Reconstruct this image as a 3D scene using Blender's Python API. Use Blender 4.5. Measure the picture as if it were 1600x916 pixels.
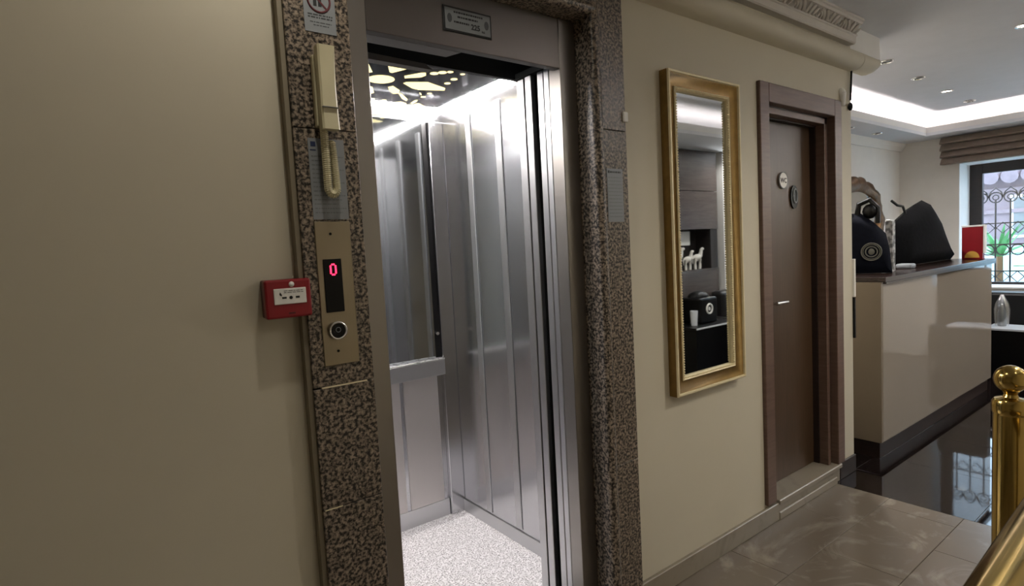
import bpy, bmesh, math, random
from mathutils import Vector, Matrix
random.seed(7)
D = bpy.data
for o in list(D.objects):
    D.objects.remove(o, do_unlink=True)
SC = bpy.context.scene
COL = SC.collection
PI = math.pi

# ------------------------------------------------------------------ camera
cam_d = D.cameras.new('camera')
cam_d.sensor_fit = 'HORIZONTAL'
cam_d.sensor_width = 36.0
cam_d.lens = 36.0 * 890.2 / 1600.0
cam_d.clip_start = 0.02
cam = D.objects.new('camera', cam_d)
COL.objects.link(cam)
cam.matrix_world = (Matrix.Translation((0, 0, 1.4)) @ Matrix.Rotation(-0.646237, 4, 'Z')
                    @ Matrix.Rotation(1.497383, 4, 'X') @ Matrix.Rotation(-0.053305, 4, 'Z'))
SC.camera = cam

# ------------------------------------------------------------------ world and exposure
wd = D.worlds.new('sky')
SC.world = wd
wd.use_nodes = True
bgn = wd.node_tree.nodes['Background']
bgn.inputs['Color'].default_value = (0.64, 0.81, 1.0, 1)      # overcast daylight
bgn.inputs['Strength'].default_value = 6.5
vs = SC.view_settings
vs.view_transform = 'Standard'
vs.look = 'None'
vs.gamma = 1
vs.use_curve_mapping = False
vs.exposure = 0.0
SC.cycles.use_denoising = True
SC.cycles.max_bounces = 10
SC.cycles.glossy_bounces = 8
SC.cycles.sample_clamp_indirect = 6.0
SC.cycles.caustics_reflective = True

LAMP_W = 1.0


# ------------------------------------------------------------------ materials
def lin(h):
    h = h.lstrip('#')
    r = []
    for i in (0, 2, 4):
        c = int(h[i:i + 2], 16) / 255
        r.append(c / 12.92 if c <= 0.04045 else ((c + 0.055) / 1.055) ** 2.4)
    return (r[0], r[1], r[2], 1)


class NT:
    def __init__(s, name):
        s.m = D.materials.new(name)
        s.m.use_nodes = True
        s.t = s.m.node_tree
        s.b = s.t.nodes['Principled BSDF']
        s.co = None

    def n(s, kind, **kw):
        nd = s.t.nodes.new(kind)
        for k, v in kw.items():
            if k in nd.inputs:
                nd.inputs[k].default_value = v
            else:
                setattr(nd, k, v)
        return nd

    def l(s, a, ao, b, bi):
        s.t.links.new(a.outputs[ao], b.inputs[bi])

    def coords(s, scale=(1, 1, 1)):
        if not s.co:
            s.co = s.n('ShaderNodeTexCoord')
        mp = s.n('ShaderNodeMapping')
        mp.inputs['Scale'].default_value = scale
        s.l(s.co, 'Object', mp, 'Vector')
        return mp

    def noise(s, sc, detail=4, scale=(1, 1, 1), rough=0.55, dist=0.0):
        mp = s.coords(scale)
        nz = s.n('ShaderNodeTexNoise')
        nz.inputs['Scale'].default_value = sc
        nz.inputs['Detail'].default_value = detail
        nz.inputs['Roughness'].default_value = rough
        nz.inputs['Distortion'].default_value = dist
        s.l(mp, 0, nz, 'Vector')
        return nz

    def ramp(s, src, so, stops, interp='LINEAR'):
        r = s.n('ShaderNodeValToRGB')
        r.color_ramp.interpolation = interp
        els = r.color_ramp.elements
        while len(els) < len(stops):
            els.new(0.5)
        for e, (p, c) in zip(els, stops):
            e.position = p
            e.color = lin(c) if isinstance(c, str) else (c, c, c, 1)
        s.l(src, so, r, 'Fac')
        return r

    def bump(s, src, so, strength, dist=0.01):
        b = s.n('ShaderNodeBump')
        b.inputs['Strength'].default_value = strength
        b.inputs['Distance'].default_value = dist
        s.l(src, so, b, 'Height')
        s.l(b, 0, s.b, 'Normal')

    def set(s, **kw):
        for k, v in kw.items():
            s.b.inputs[k].default_value = v
        return s


def simple(name, col, rough=0.5, metal=0.0, var=0.06, vscale=8.0, bump=0.0, **kw):
    t = NT(name)
    t.set(Roughness=rough, Metallic=metal)
    c = lin(col)
    nz = t.noise(vscale, 3)
    r = t.n('ShaderNodeValToRGB')
    a, b = r.color_ramp.elements
    a.position, b.position = 0.3, 0.7
    a.color = tuple(max(0, x * (1 - var)) for x in c[:3]) + (1,)
    b.color = tuple(min(1, x * (1 + var)) for x in c[:3]) + (1,)
    t.l(nz, 'Fac', r, 'Fac')
    t.l(r, 'Color', t.b, 'Base Color')
    if bump:
        t.bump(nz, 'Fac', bump)
    for k, v in kw.items():
        t.b.inputs[k.replace('_', ' ')].default_value = v
    return t.m


def emit(name, col, s):
    t = NT(name)
    t.set(**{'Base Color': lin(col), 'Emission Color': lin(col), 'Emission Strength': s, 'Roughness': 0.5})
    return t.m


def granite(name, dark, mid, light, scale=110, rough=0.34, p=(0.42, 0.50, 0.62)):
    t = NT(name)
    n1 = t.noise(scale, 2.5, rough=0.6)
    n2 = t.noise(scale * 0.33, 3, dist=0.4)
    r1 = t.ramp(n1, 'Fac', [(p[0], dark), (p[1], mid), (p[2], light)])
    r2 = t.ramp(n2, 'Fac', [(0.42, 0.72), (0.6, 1.0)])
    mx = t.n('ShaderNodeMix', data_type='RGBA', blend_type='MULTIPLY')
    mx.inputs[0].default_value = 0.8
    t.t.links.new(r1.outputs['Color'], mx.inputs[6])
    t.t.links.new(r2.outputs['Color'], mx.inputs[7])
    t.t.links.new(mx.outputs[2], t.b.inputs['Base Color'])
    t.set(Roughness=rough)
    return t.m


def steel(name, col='#b9b8b6', rough=0.28, streak=(60, 60, 0.8), an=0.0, bump=0.03, rv=0.2):
    t = NT(name)
    nz = t.noise(6.0, 3, scale=streak)
    r = t.ramp(nz, 'Fac', [(0.3, rough * (1 - rv)), (0.7, rough * (1 + rv))])
    t.l(r, 'Color', t.b, 'Roughness')
    t.set(Metallic=1.0, **{'Base Color': lin(col), 'Anisotropic': an})
    if bump:
        t.bump(nz, 'Fac', bump, 0.002)
    return t.m


def wood(name, dark, light, rough=0.4, scale=(1.2, 1.2, 14.0)):
    t = NT(name)
    nz = t.noise(5.0, 6, scale=scale, dist=0.6)
    r = t.ramp(nz, 'Fac', [(0.25, dark), (0.75, light)])
    t.l(r, 'Color', t.b, 'Base Color')
    t.set(Roughness=rough)
    t.bump(nz, 'Fac', 0.06, 0.002)
    return t.m


def marble(name, base, vein, rough=0.22):
    t = NT(name)
    nz = t.noise(2.6, 8, rough=0.62, dist=1.6)
    r = t.ramp(nz, 'Fac', [(0.32, vein), (0.45, base), (0.58, base), (0.70, vein)])
    n2 = t.noise(1.1, 3)
    r2 = t.ramp(n2, 'Fac', [(0.3, 0.8), (0.7, 1.0)])
    mx = t.n('ShaderNodeMix', data_type='RGBA', blend_type='MULTIPLY')
    mx.inputs[0].default_value = 0.8
    t.t.links.new(r.outputs['Color'], mx.inputs[6])
    t.t.links.new(r2.outputs['Color'], mx.inputs[7])
    t.t.links.new(mx.outputs[2], t.b.inputs['Base Color'])
    t.set(Roughness=rough)
    return t.m


M = dict(
    wall=simple('wall_paint', '#ccc4b0', 0.55, var=0.02, vscale=3, bump=0.02),
    shaded_edge=simple('shaded_edge', '#857b67', 0.6),  # granite side edge, its shadow put into this darker colour
    white=simple('white_paint', '#f0eeeb', 0.6, var=0.02),
    ceil=simple('ceiling_paint', '#e3e4e8', 0.7, var=0.02),
    crown=simple('plaster_white', '#cfc9c2', 0.55, var=0.03),
    recess=simple('recess_paint', '#ece7e0', 0.6, var=0.02),
    granite=granite('granite_speckled', '#17130f', '#6e6255', '#a09180'),
    grout=simple('grout_cream', '#e3d6b4', 0.7),
    steel=steel('brushed_steel', '#98938e', 0.34, (60, 60, 0.7), bump=0.0, rv=0.06),
    satin=steel('satin_steel', '#cfcac8', 0.45, (50, 50, 0.5), bump=0.0, rv=0.05),
    headsteel=steel('header_steel', '#736e6a', 0.33, (0.7, 60, 60), bump=0.0, rv=0.06),
    cabin=steel('cabin_steel', '#cacacd', 0.19, (50, 50, 0.5), bump=0.0, rv=0.04),
    strip=steel('cabin_strip_steel', '#c6c6c8', 0.32, (50, 50, 0.5), bump=0.0, rv=0.05),
    cabdark=steel('cabin_ceiling_steel', '#4a4b52', 0.12, (8, 8, 8), bump=0.0),
    polish=steel('polished_steel', '#e6e6e6', 0.3, (8, 8, 8), bump=0.0),
    mirror=simple('mirror_silver', '#e3e6e4', 0.02, 1.0, var=0.005),
    cabmirror=simple('cabin_mirror_silver', '#c9cdcf', 0.06, 1.0, var=0.01),
    black=simple('black_plastic', '#050506', 0.35, Specular_IOR_Level=0.25),
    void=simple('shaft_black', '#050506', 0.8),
    cabfloor=granite('cabin_floor_speckle', '#716e70', '#c2bfc1', '#dcdadc', 140, 0.35, (0.38, 0.48, 0.58)),
    gold=simple('gilt_frame', '#84693a', 0.36, 0.7, var=0.12, vscale=30),
    goldlight=simple('gilt_bead', '#f2e4bd', 0.36, 0.25, var=0.06, vscale=30),
    brass=simple('polished_brass', '#b59a58', 0.16, 1.0, var=0.03),
    door=wood('door_veneer', '#40301f', '#4e3a2a', 0.38, (14, 1.2, 1.2)),
    casing=wood('casing_veneer', '#5a453b', '#6f594d', 0.4, (1.2, 1.2, 14)),
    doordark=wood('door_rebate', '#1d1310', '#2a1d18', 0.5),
    marble=marble('beige_marble', '#72685c', '#8f8578'),
    marbledark=marble('threshold_marble', '#8f8575', '#776e60', 0.3),
    darkstone=granite('dark_polished_granite', '#0c0808', '#1a1312', '#282020', 60, 0.03),
    joint=simple('joint_grey', '#5f584d', 0.8),
    red=simple('red_plastic', '#84101a', 0.35),
    darkred=simple('dark_red_plastic', '#4c0b0e', 0.4),
    paper=simple('paper_grey', '#868a8e', 0.45, var=0.03),
    plate=simple('plate_grey', '#74787a', 0.4, 0.2),
    ink=simple('ink', '#3b3e40', 0.6),
    inkdark=simple('ink_dark', '#111214', 0.6),
    inkblue=simple('ink_blue', '#1c2c52', 0.6),
    inkred=simple('ink_red', '#5a1a22', 0.6),
    cream=simple('cream_plastic', '#d3cba9', 0.4),
    offwhite=simple('offwhite_plastic', '#eceae4', 0.4),
    led_red=emit('red_led', '#ff2a50', 4.0),
    panel=steel('call_panel_steel', '#9f9480', 0.36, (60, 60, 1), bump=0.01),
    led=emit('led_warm_white', '#fff9f5', 320.0),
    led_ceiling=emit('cutout_glow', '#fff0b4', 1.1),
    cove=emit('cove_led', '#fff3ee', 72.0),
    lampon=emit('lamp_lens', '#fff4e4', 12.0),
    counter=simple('gloss_beige_panel', '#93887a', 0.03, var=0.01, vscale=2),
    counterside=simple('beige_side_panel', '#7f7260', 0.35, var=0.02),
    walnut=wood('dark_walnut', '#1c120e', '#32221c', 0.22),
    plinth=wood('plinth_wood', '#1c110e', '#2c1c17', 0.45),
    navy=simple('navy_cloth', '#090c18', 0.85, var=0.2, vscale=30, bump=0.2, Specular_IOR_Level=0.15),
    blackcloth=simple('black_cloth', '#040406', 0.9, var=0.3, vscale=25, bump=0.25, Specular_IOR_Level=0.1),
    seal=simple('seal_print', '#66655f', 0.7),
    silverbox=granite('printed_carton', '#6a6866', '#a9a7a4', '#cfcdca', 22, 0.5),
    bronze=simple('carved_bronze', '#5e4326', 0.38, 0.6, var=0.35, vscale=22, bump=0.5),
    yellow=simple('yellow_print', '#c99b3f', 0.5),
    blind=simple('blind_fabric', '#7a6c61', 0.85, var=0.08, vscale=20),
    frame=wood('dark_window_frame', '#1a1312', '#2a2020', 0.4),
    iron=simple('wrought_iron', '#15161c', 0.5, 0.3),
    leather=simple('black_leather', '#0b0b0d', 0.35, var=0.15, bump=0.1),
    whitetop=simple('white_laminate', '#dcdfe4', 0.3),
    cabinet=wood('cabinet_veneer', '#463f3c', '#5c5350', 0.25, (1, 1, 9)),
    cabinetdark=wood('cabinet_inside', '#1d1918', '#2a2422', 0.5),
    ceramic=simple('white_ceramic', '#e2dfd8', 0.3),
    leaf=simple('palm_green', '#3f8a4a', 0.5, var=0.25),
    facade=simple('pink_render', '#86767c', 0.8, var=0.12, vscale=4),
    rooftile=simple('clay_tile', '#8d7c82', 0.8, var=0.15),
    paving=simple('pale_paving', '#c3d2d6', 0.8, var=0.1),
    chrome=simple('chrome', '#e6e6e6', 0.22, 1.0),
)
g = NT('window_glass')
tr = g.n('ShaderNodeBsdfTransparent')
tr.inputs['Color'].default_value = (0.93, 0.96, 0.97, 1)
gl = g.n('ShaderNodeBsdfGlossy')
gl.inputs['Roughness'].default_value = 0.02
mxs = g.n('ShaderNodeMixShader')
mxs.inputs[0].default_value = 0.07
g.l(tr, 0, mxs, 1)
g.l(gl, 0, mxs, 2)
g.l(mxs, 0, g.t.nodes['Material Output'], 'Surface')
M['glass'] = g.m
pl_ = NT('clear_film')
tr2 = pl_.n('ShaderNodeBsdfTransparent')
gl2 = pl_.n('ShaderNodeBsdfGlossy')
gl2.inputs['Roughness'].default_value = 0.2
mx2 = pl_.n('ShaderNodeMixShader')
mx2.inputs[0].default_value = 0.28
pl_.l(tr2, 0, mx2, 1)
pl_.l(gl2, 0, mx2, 2)
pl_.l(mx2, 0, pl_.t.nodes['Material Output'], 'Surface')
M['film'] = pl_.m


# ------------------------------------------------------------------ mesh helpers
class B:
    """collects shapes (world coordinates) for ONE mesh object"""

    def __init__(s):
        s.bm = bmesh.new()

    def _merge(s, b2):
        me = D.meshes.new('tmp')
        b2.to_mesh(me)
        b2.free()
        s.bm.from_mesh(me)
        D.meshes.remove(me)

    def box(s, lo, hi, bev=0.0, seg=1, rot=None):
        b = bmesh.new()
        bmesh.ops.create_cube(b, size=1)
        c = [(lo[i] + hi[i]) / 2 for i in range(3)]
        d = [abs(hi[i] - lo[i]) for i in range(3)]
        for v in b.verts:
            v.co = Vector((v.co.x * d[0], v.co.y * d[1], v.co.z * d[2]))
        if bev:
            bmesh.ops.bevel(b, geom=list(b.edges), offset=min(bev, min(d) * 0.45), segments=seg, affect='EDGES', profile=0.5)
        if rot:
            bmesh.ops.transform(b, matrix=rot, verts=b.verts)
        bmesh.ops.translate(b, vec=c, verts=b.verts)
        s._merge(b)
        return s

    def cyl(s, p0, p1, r, r2=None, seg=20):
        p0, p1 = Vector(p0), Vector(p1)
        d = p1 - p0
        b = bmesh.new()
        bmesh.ops.create_cone(b, cap_ends=True, segments=seg, radius1=r, radius2=r if r2 is None else r2, depth=d.length)
        q = Vector((0, 0, 1)).rotation_difference(d.normalized())
        bmesh.ops.transform(b, matrix=Matrix.Translation((p0 + p1) / 2) @ q.to_matrix().to_4x4(), verts=b.verts)
        s._merge(b)
        return s

    def sph(s, c, r, seg=20, sc=(1, 1, 1), rot=None):
        b = bmesh.new()
        bmesh.ops.create_uvsphere(b, u_segments=seg, v_segments=max(6, seg // 2), radius=r)
        mt = Matrix.Translation(c)
        if rot:
            mt = mt @ rot
        bmesh.ops.transform(b, matrix=mt @ Matrix.Diagonal((*sc, 1)), verts=b.verts)
        s._merge(b)
        return s

    def lathe(s, prof, c, seg=24):
        """prof: (radius, z) about the vertical through c"""
        vs_ = []
        for r, z in prof:
            vs_.append([s.bm.verts.new((c[0] + r * math.cos(2 * PI * k / seg), c[1] + r * math.sin(2 * PI * k / seg), c[2] + z)) for k in range(seg)])
        for a, b in zip(vs_, vs_[1:]):
            for k in range(seg):
                s.bm.faces.new((a[k], a[(k + 1) % seg], b[(k + 1) % seg], b[k]))
        s.bm.faces.new(list(reversed(vs_[0])))
        s.bm.faces.new(vs_[-1])
        return s

    def prism(s, pts, off):
        """planar polygon (3D points) swept by the vector off"""
        a = [s.bm.verts.new(p) for p in pts]
        b = [s.bm.verts.new(Vector(p) + Vector(off)) for p in pts]
        n = len(a)
        s.bm.faces.new(a)
        s.bm.faces.new(list(reversed(b)))
        for k in range(n):
            s.bm.faces.new((a[k], b[k], b[(k + 1) % n], a[(k + 1) % n]))
        return s

    def sweep(s, path, ring, closed=False, cap=True):
        """rings of points already placed: path is a list of rings"""
        rs = [[s.bm.verts.new(p) for p in r] for r in path]
        n = len(rs[0])
        pairs = list(zip(rs, rs[1:])) + ([(rs[-1], rs[0])] if closed else [])
        for a, b in pairs:
            for k in range(n):
                s.bm.faces.new((a[k], a[(k + 1) % n], b[(k + 1) % n], b[k]))
        if cap and not closed:
            s.bm.faces.new(list(reversed(rs[0])))
            s.bm.faces.new(rs[-1])
        return s

    def tube(s, pts, r, seg=8, closed=False):
        pts = [Vector(p) for p in pts]
        n = len(pts)
        rings = []
        up = None
        for i in range(n):
            a = pts[i - 1] if (i or closed) else pts[0]
            b = pts[(i + 1) % n] if (i < n - 1 or closed) else pts[-1]
            t = (b - a).normalized()
            if up is None:
                up = t.orthogonal().normalized()
            up = (up - t * up.dot(t)).normalized()
            w = t.cross(up)
            rr = r[i] if isinstance(r, (list, tuple)) else r
            rings.append([pts[i] + (up * math.cos(2 * PI * k / seg) + w * math.sin(2 * PI * k / seg)) * rr for k in range(seg)])
        return s.sweep(rings, None, closed)


def link(name, bm, mat, parent=None, smooth=False, origin=None):
    """link the collected shapes as ONE mesh object; a part's coordinates become relative to its parent"""
    if isinstance(bm, B):
        bm = bm.bm
    bmesh.ops.recalc_face_normals(bm, faces=bm.faces)
    base = Vector((0, 0, 0))
    p = parent
    while p is not None:
        base += p.location
        p = p.parent
    if origin is None:
        if parent is None:
            xs = [v.co for v in bm.verts]
            lo = [min(v[i] for v in xs) for i in range(3)]
            hi = [max(v[i] for v in xs) for i in range(3)]
            origin = Vector(((lo[0] + hi[0]) / 2, (lo[1] + hi[1]) / 2, lo[2]))
        else:
            origin = base
    origin = Vector(origin)
    bmesh.ops.translate(bm, vec=-origin, verts=bm.verts)
    me = D.meshes.new(name)
    bm.to_mesh(me)
    bm.free()
    me.materials.append(M[mat] if isinstance(mat, str) else mat)
    if smooth:
        for pl in me.polygons:
            pl.use_smooth = True
        me.set_sharp_from_angle(angle=math.radians(40))
    o = D.objects.new(name, me)
    COL.objects.link(o)
    o.location = origin - base
    o.parent = parent
    return o


def tag(o, label=None, cat=None, group=None, kind=None):
    for k, v in (('label', label), ('category', cat), ('group', group), ('kind', kind)):
        if v:
            o[k] = v
    return o


def thing(name, loc, label, cat, group=None):
    o = D.objects.new(name, None)
    COL.objects.link(o)
    o.location = loc
    o.empty_display_size = 0.05
    return tag(o, label, cat, group)


def struct(name, bm, mat, label=None, smooth=False):
    return tag(link(name, bm, mat, None, smooth, (0, 0, 0)), label, None, None, 'structure')


def sroot(name, loc=(0, 0, 0), label=None):
    o = D.objects.new(name, None)
    COL.objects.link(o)
    o.location = loc
    return tag(o, label, None, None, 'structure')


def copy_part(o, parent, loc):
    c = o.copy()
    COL.objects.link(c)
    c.parent = parent
    c.location = loc
    return c


def dup(root, delta, label=None):
    """a copy of a thing with copies of its parts and sub-parts"""
    r = root.copy()
    COL.objects.link(r)
    r.location = root.location + Vector(delta)
    if label:
        r['label'] = label
    for ch in list(root.children):
        c = ch.copy()
        COL.objects.link(c)
        c.parent = r
        for gch in list(ch.children):
            d = gch.copy()
            COL.objects.link(d)
            d.parent = c
    return r


def text_bm(txt, size, loc, rot=(PI / 2, 0, 0), depth=0.0004, bold=0.0):
    cu = D.curves.new('text', 'FONT')
    cu.body = txt
    cu.size = size
    cu.align_x = 'CENTER'
    cu.align_y = 'CENTER'
    cu.extrude = depth
    cu.offset = bold
    cu.resolution_u = 3
    ob = D.objects.new('text', cu)
    COL.objects.link(ob)
    dg = bpy.context.evaluated_depsgraph_get()
    me = D.meshes.new_from_object(ob.evaluated_get(dg))
    b = B()
    b.bm.from_mesh(me)
    bmesh.ops.transform(b.bm, matrix=Matrix.Translation(loc) @ (Matrix.Rotation(rot[2], 4, 'Z') @ Matrix.Rotation(rot[0], 4, 'X')), verts=b.bm.verts)
    D.objects.remove(ob)
    D.curves.remove(cu)
    D.meshes.remove(me)
    return b


def pillow(prof, cen, ax, depth, n=4, pw=0.5):
    """an inflated outline: prof holds (u, z) points, u along the horizontal unit vector ax, thickness across it"""
    ax = Vector(ax).normalized()
    ac = Vector((ax.y, -ax.x, 0))
    cu = sum(p[0] for p in prof) / len(prof)
    cz = sum(p[1] for p in prof) / len(prof)
    b = B()
    rings = []
    for side in (-1, 1):
        seq = range(n, -1, -1) if side < 0 else range(1, n + 1)
        for k in seq:
            f = 1 - 0.9 * (k / n)
            th = depth * (1 - f ** 2) ** pw if k else 0
            rings.append([Vector(cen) + ax * (cu + (u - cu) * f) + ac * (side * th) + Vector((0, 0, cz + (z - cz) * f)) for u, z in prof])
    b.sweep(rings, None)
    return b


W = 1.436       # face of the elevator wall
G = 1.40        # face of the granite surround
F = 1.47        # face of the steel landing frame
ZC = 2.56       # ceiling
ZS = 2.35       # soffit
XW = 7.39       # window wall
YB = 2.49       # back wall behind the reception counter

# ================================================================== STRUCTURE
wf = B()
wf.box((-1.6, W, 0), (0.50, 1.52, 2.62))
wf.box((0.50, W, 2.26), (1.54, 1.52, 2.62))
wf.box((1.54, W, 0), (2.60, 1.52, 2.62))
wf.box((2.60, W, 2.085), (3.36, 1.52, 2.62))
wf.box((3.36, W, 0), (3.55, 1.52, 2.62))
wf.box((3.47, 1.52, 0), (3.55, YB, 2.62))
struct('wall_front', wf, 'wall')
struct('trim_1', B().box((3.55, W, 2.405), (3.96, YB, 2.60)), 'white', 'white beam above the reception opening')

struct('wall_left', B().box((-1.72, -1.1, 0), (-1.6, 1.52, 2.62)), 'wall')
struct('wall_back', B().box((-1.72, -1.12, 0), (XW + 0.4, -1.0, 2.62)), 'wall')
struct('wall_recess', B().box((3.47, YB, 0), (XW + 0.41, YB + 0.1, 2.62)), 'recess')
wr = B()
XO = XW + 0.41
wr.box((XW, 1.951, 0), (XO, YB, 2.62))
wr.box((XW, 0.575, 2.066), (XO, 1.951, 2.62))
wr.box((XW, 0.575, 0), (XO, 1.951, 0.76))
wr.box((XW, -1.0, 0), (XO, 0.575, 2.62))
struct('wall_right', wr, 'recess')

cl = sroot('ceiling')
link('ceiling_plane', B().box((-1.72, -1.12, ZC), (XO, YB + 0.1, ZC + 0.06)), 'ceil', cl)
link('soffit', B().box((3.96, 2.13, ZS), (XW, YB, ZS + 0.03)), 'ceil', cl)
link('soffit', B().box((7.04, -0.25, ZS), (XW, 2.13, ZS + 0.03)), 'ceil', cl)
link('soffit', B().box((1.9, -1.0, ZS), (XW, -0.25, ZS + 0.03)), 'ceil', cl)
link('cove_lip', B().box((3.96, 2.13, ZS + 0.03), (7.06, 2.15, ZS + 0.085)), 'white', cl)
link('cove_lip', B().box((7.04, -0.27, ZS + 0.03), (7.06, 2.13, ZS + 0.085)), 'white', cl)
link('cove_lip', B().box((1.9, -0.27, ZS + 0.03), (7.04, -0.25, ZS + 0.085)), 'white', cl)
link('light_strip', B().box((4.0, 2.19, ZS + 0.032), (7.1, 2.21, ZS + 0.042)), 'cove', cl)
link('light_strip', B().box((7.10, -0.30, ZS + 0.032), (7.12, 2.18, ZS + 0.042)), 'cove', cl)
link('light_strip', B().box((1.95, -0.33, ZS + 0.032), (7.08, -0.31, ZS + 0.042)), 'cove', cl)

# ---- floor: beige marble tiles, dark polished granite slabs beyond x = 3.28
fl = sroot('floor')
link('screed', B().box((-1.72, -1.12, -0.06), (XO, YB + 0.1, -0.0125)), 'joint', fl)
XB = 3.285


def tile(lo, hi, mat, name):
    gp = 0.0012 if mat == 'marble' else 0.0006
    b = B().box((lo[0] + gp, lo[1] + gp, -0.0125), (hi[0] - gp, hi[1] - gp, 0), 0.0008)
    c = Vector(((lo[0] + hi[0]) / 2, (lo[1] + hi[1]) / 2, -0.0125))
    o = link(name, b, mat, fl, origin=(0, 0, 0))
    return o


rows = [(1.157, W), (0.84, 1.157), (0.523, 0.84), (0.206, 0.523), (-0.11, 0.206), (-0.43, -0.11), (-1.0, -0.43)]
cuts = [2.23, 2.53, 2.865, 2.23, 2.53, 2.865, 2.53]
for (y0, y1), c in zip(rows, cuts):
    xs = [c]
    while xs[0] > 1.0:
        xs.insert(0, xs[0] - 0.63)
    while xs[-1] + 0.63 < XB - 0.06:
        xs.append(xs[-1] + 0.63)
    if y0 < 0.0 or xs[0] > -1.6:
        xs.insert(0, -1.6)
    xs.append(XB)
    for a, b in zip(xs, xs[1:]):
        tile((a, y0), (b, y1), 'marble', 'tile')
ys = [-1.0, -0.4, 0.2, 0.8, 1.4, 2.0, YB]
xs = [XB, 3.885, 4.485, 5.085, 5.685, 6.285, 6.885, XW]
for a, b in zip(xs, xs[1:]):
    for c, d in zip(ys, ys[1:]):
        if a < 3.5 and c > 1.3:
            continue
        if a == XB and d > 1.3:
            tile((a, c), (b, W), 'darkstone', 'slab')
        else:
            tile((a, c), (b, d), 'darkstone', 'slab')
tile((3.55, W), (3.885, YB), 'darkstone', 'slab')

# ---- baseboards
bb = B()
bb.box((1.61, 1.418, 0.0), (2.655, W, 0.088), 0.003)
struct('baseboard_front', bb, 'marbledark', 'beige stone baseboard under the gilt mirror')
struct('baseboard_left', B().box((-1.6, 1.418, 0), (0.43, W, 0.088), 0.003), 'marbledark')
struct('baseboard_right', B().box((3.345, 1.424, 0), (3.551, W, 0.10), 0.003), 'plinth')
# ---- door threshold
th = sroot('trim_2', (3.0, W, 0), 'stone threshold step under the restroom door')
link('tread', B().box((2.652, 1.412, 0.078), (3.345, 1.56, 0.102), 0.004), 'marbledark', th)
link('riser', B().box((2.66, 1.426, 0.0), (3.34, 1.52, 0.077), 0.002), 'marbledark', th)
link('foot_strip', B().box((2.655, 1.414, 0.0), (3.285, 1.426, 0.04), 0.003), 'marbledark', th)


# ---- cornice: half round bead, frieze, crown with acanthus relief
def profile_run(prof, x0, x1):
    b = B()
    b.sweep([[(x0, y, z) for y, z in prof], [(x1, y, z) for y, z in prof]], None)
    return b


tor = [(W, 2.303)]
for k in range(13):
    a = -PI / 2 + PI * k / 12
    tor.append((W - 0.012 - 0.062 * math.cos(a), 2.356 + 0.050 * math.sin(a)))
tor += [(W - 0.022, 2.406), (W - 0.022, 2.417), (W, 2.417)]
co = sroot('trim_3', (0, 0, 0), 'plaster cornice along the top of the elevator wall')
link('bead_moulding', profile_run(tor, -1.6, 3.552), 'wall', co, True)
bn = B()
rings = []
for x, s in ((3.556, 1), (3.70, 1), (3.76, 0.9), (3.81, 0.7), (3.85, 0.42), (3.872, 0.1)):
    rings.append([(x, W - (W - y) * (0.35 + 0.65 * s), 2.417 - (2.417 - z) * s) for y, z in tor])
bn.sweep(rings, None)
link('bead_end', bn, 'wall', co, True)
cr = [(W, 2.44), (W - 0.036, 2.44), (W - 0.042, 2.446), (W - 0.044, 2.475), (W - 0.05, 2.479), (W - 0.052, 2.484),
      (W - 0.046, 2.487), (W - 0.048, 2.505), (W - 0.058, 2.523), (W - 0.070, 2.532), (W - 0.076, 2.532), (W - 0.079, 2.538), (W - 0.079, 2.545), (W - 0.086, 2.549), (W - 0.086, 2.559), (W, 2.559)]
link('crown_moulding', profile_run(cr, -1.6, 3.52), 'crown', co)
# acanthus leaves: one mesh, placed along the crown
lf = B()
for sx in (-1, 1):
    for (dx, w, h0, h1, curl) in ((0.018, 0.009, 0.0, 0.044, 0.022), (0.052, 0.009, 0.0, 0.040, 0.034), (0.086, 0.007, 0.002, 0.026, 0.022)):
        pts = []
        for k in range(6):
            t = k / 5
            x = sx * (dx + curl * t * t)
            z = h0 + (h1 - h0) * t
            y = -0.005 - 0.022 * t ** 2 - 0.010 * math.sin(PI * t)
            pts.append((x, y, z))
        lf.tube(pts, [w * (0.5 + 0.6 * math.sin(PI * (0.15 + 0.75 * k / 5))) for k in range(6)], 5)
lf.sph((0, -0.008, 0.014), 0.010, 8, (0.9, 1.0, 1.6))
lf.tube([(-0.122 + 0.020 * math.cos(2 * PI * k / 12), -0.010 - 0.012 * (0.5 + 0.5 * math.sin(2 * PI * k / 12)), 0.018 + 0.016 * math.sin(2 * PI * k / 12)) for k in range(12)], 0.0045, 6, True)
leaf0 = link('acanthus_leaf', lf, 'crown', co, True, origin=(0, 0, 0))
leaf0.location = (3.40, W - 0.045, 2.485)
for k in range(1, 11):
    copy_part(leaf0, co, (3.40 - 0.244 * k, W - 0.045, 2.485))
# small cornice on the back wall of the recess
struct('trim_4', profile_run([(YB, 2.27), (YB - 0.02, 2.27), (YB - 0.05, 2.31), (YB - 0.06, 2.335), (YB - 0.06, ZS), (YB, ZS)], 3.96, XW), 'recess')

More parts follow.
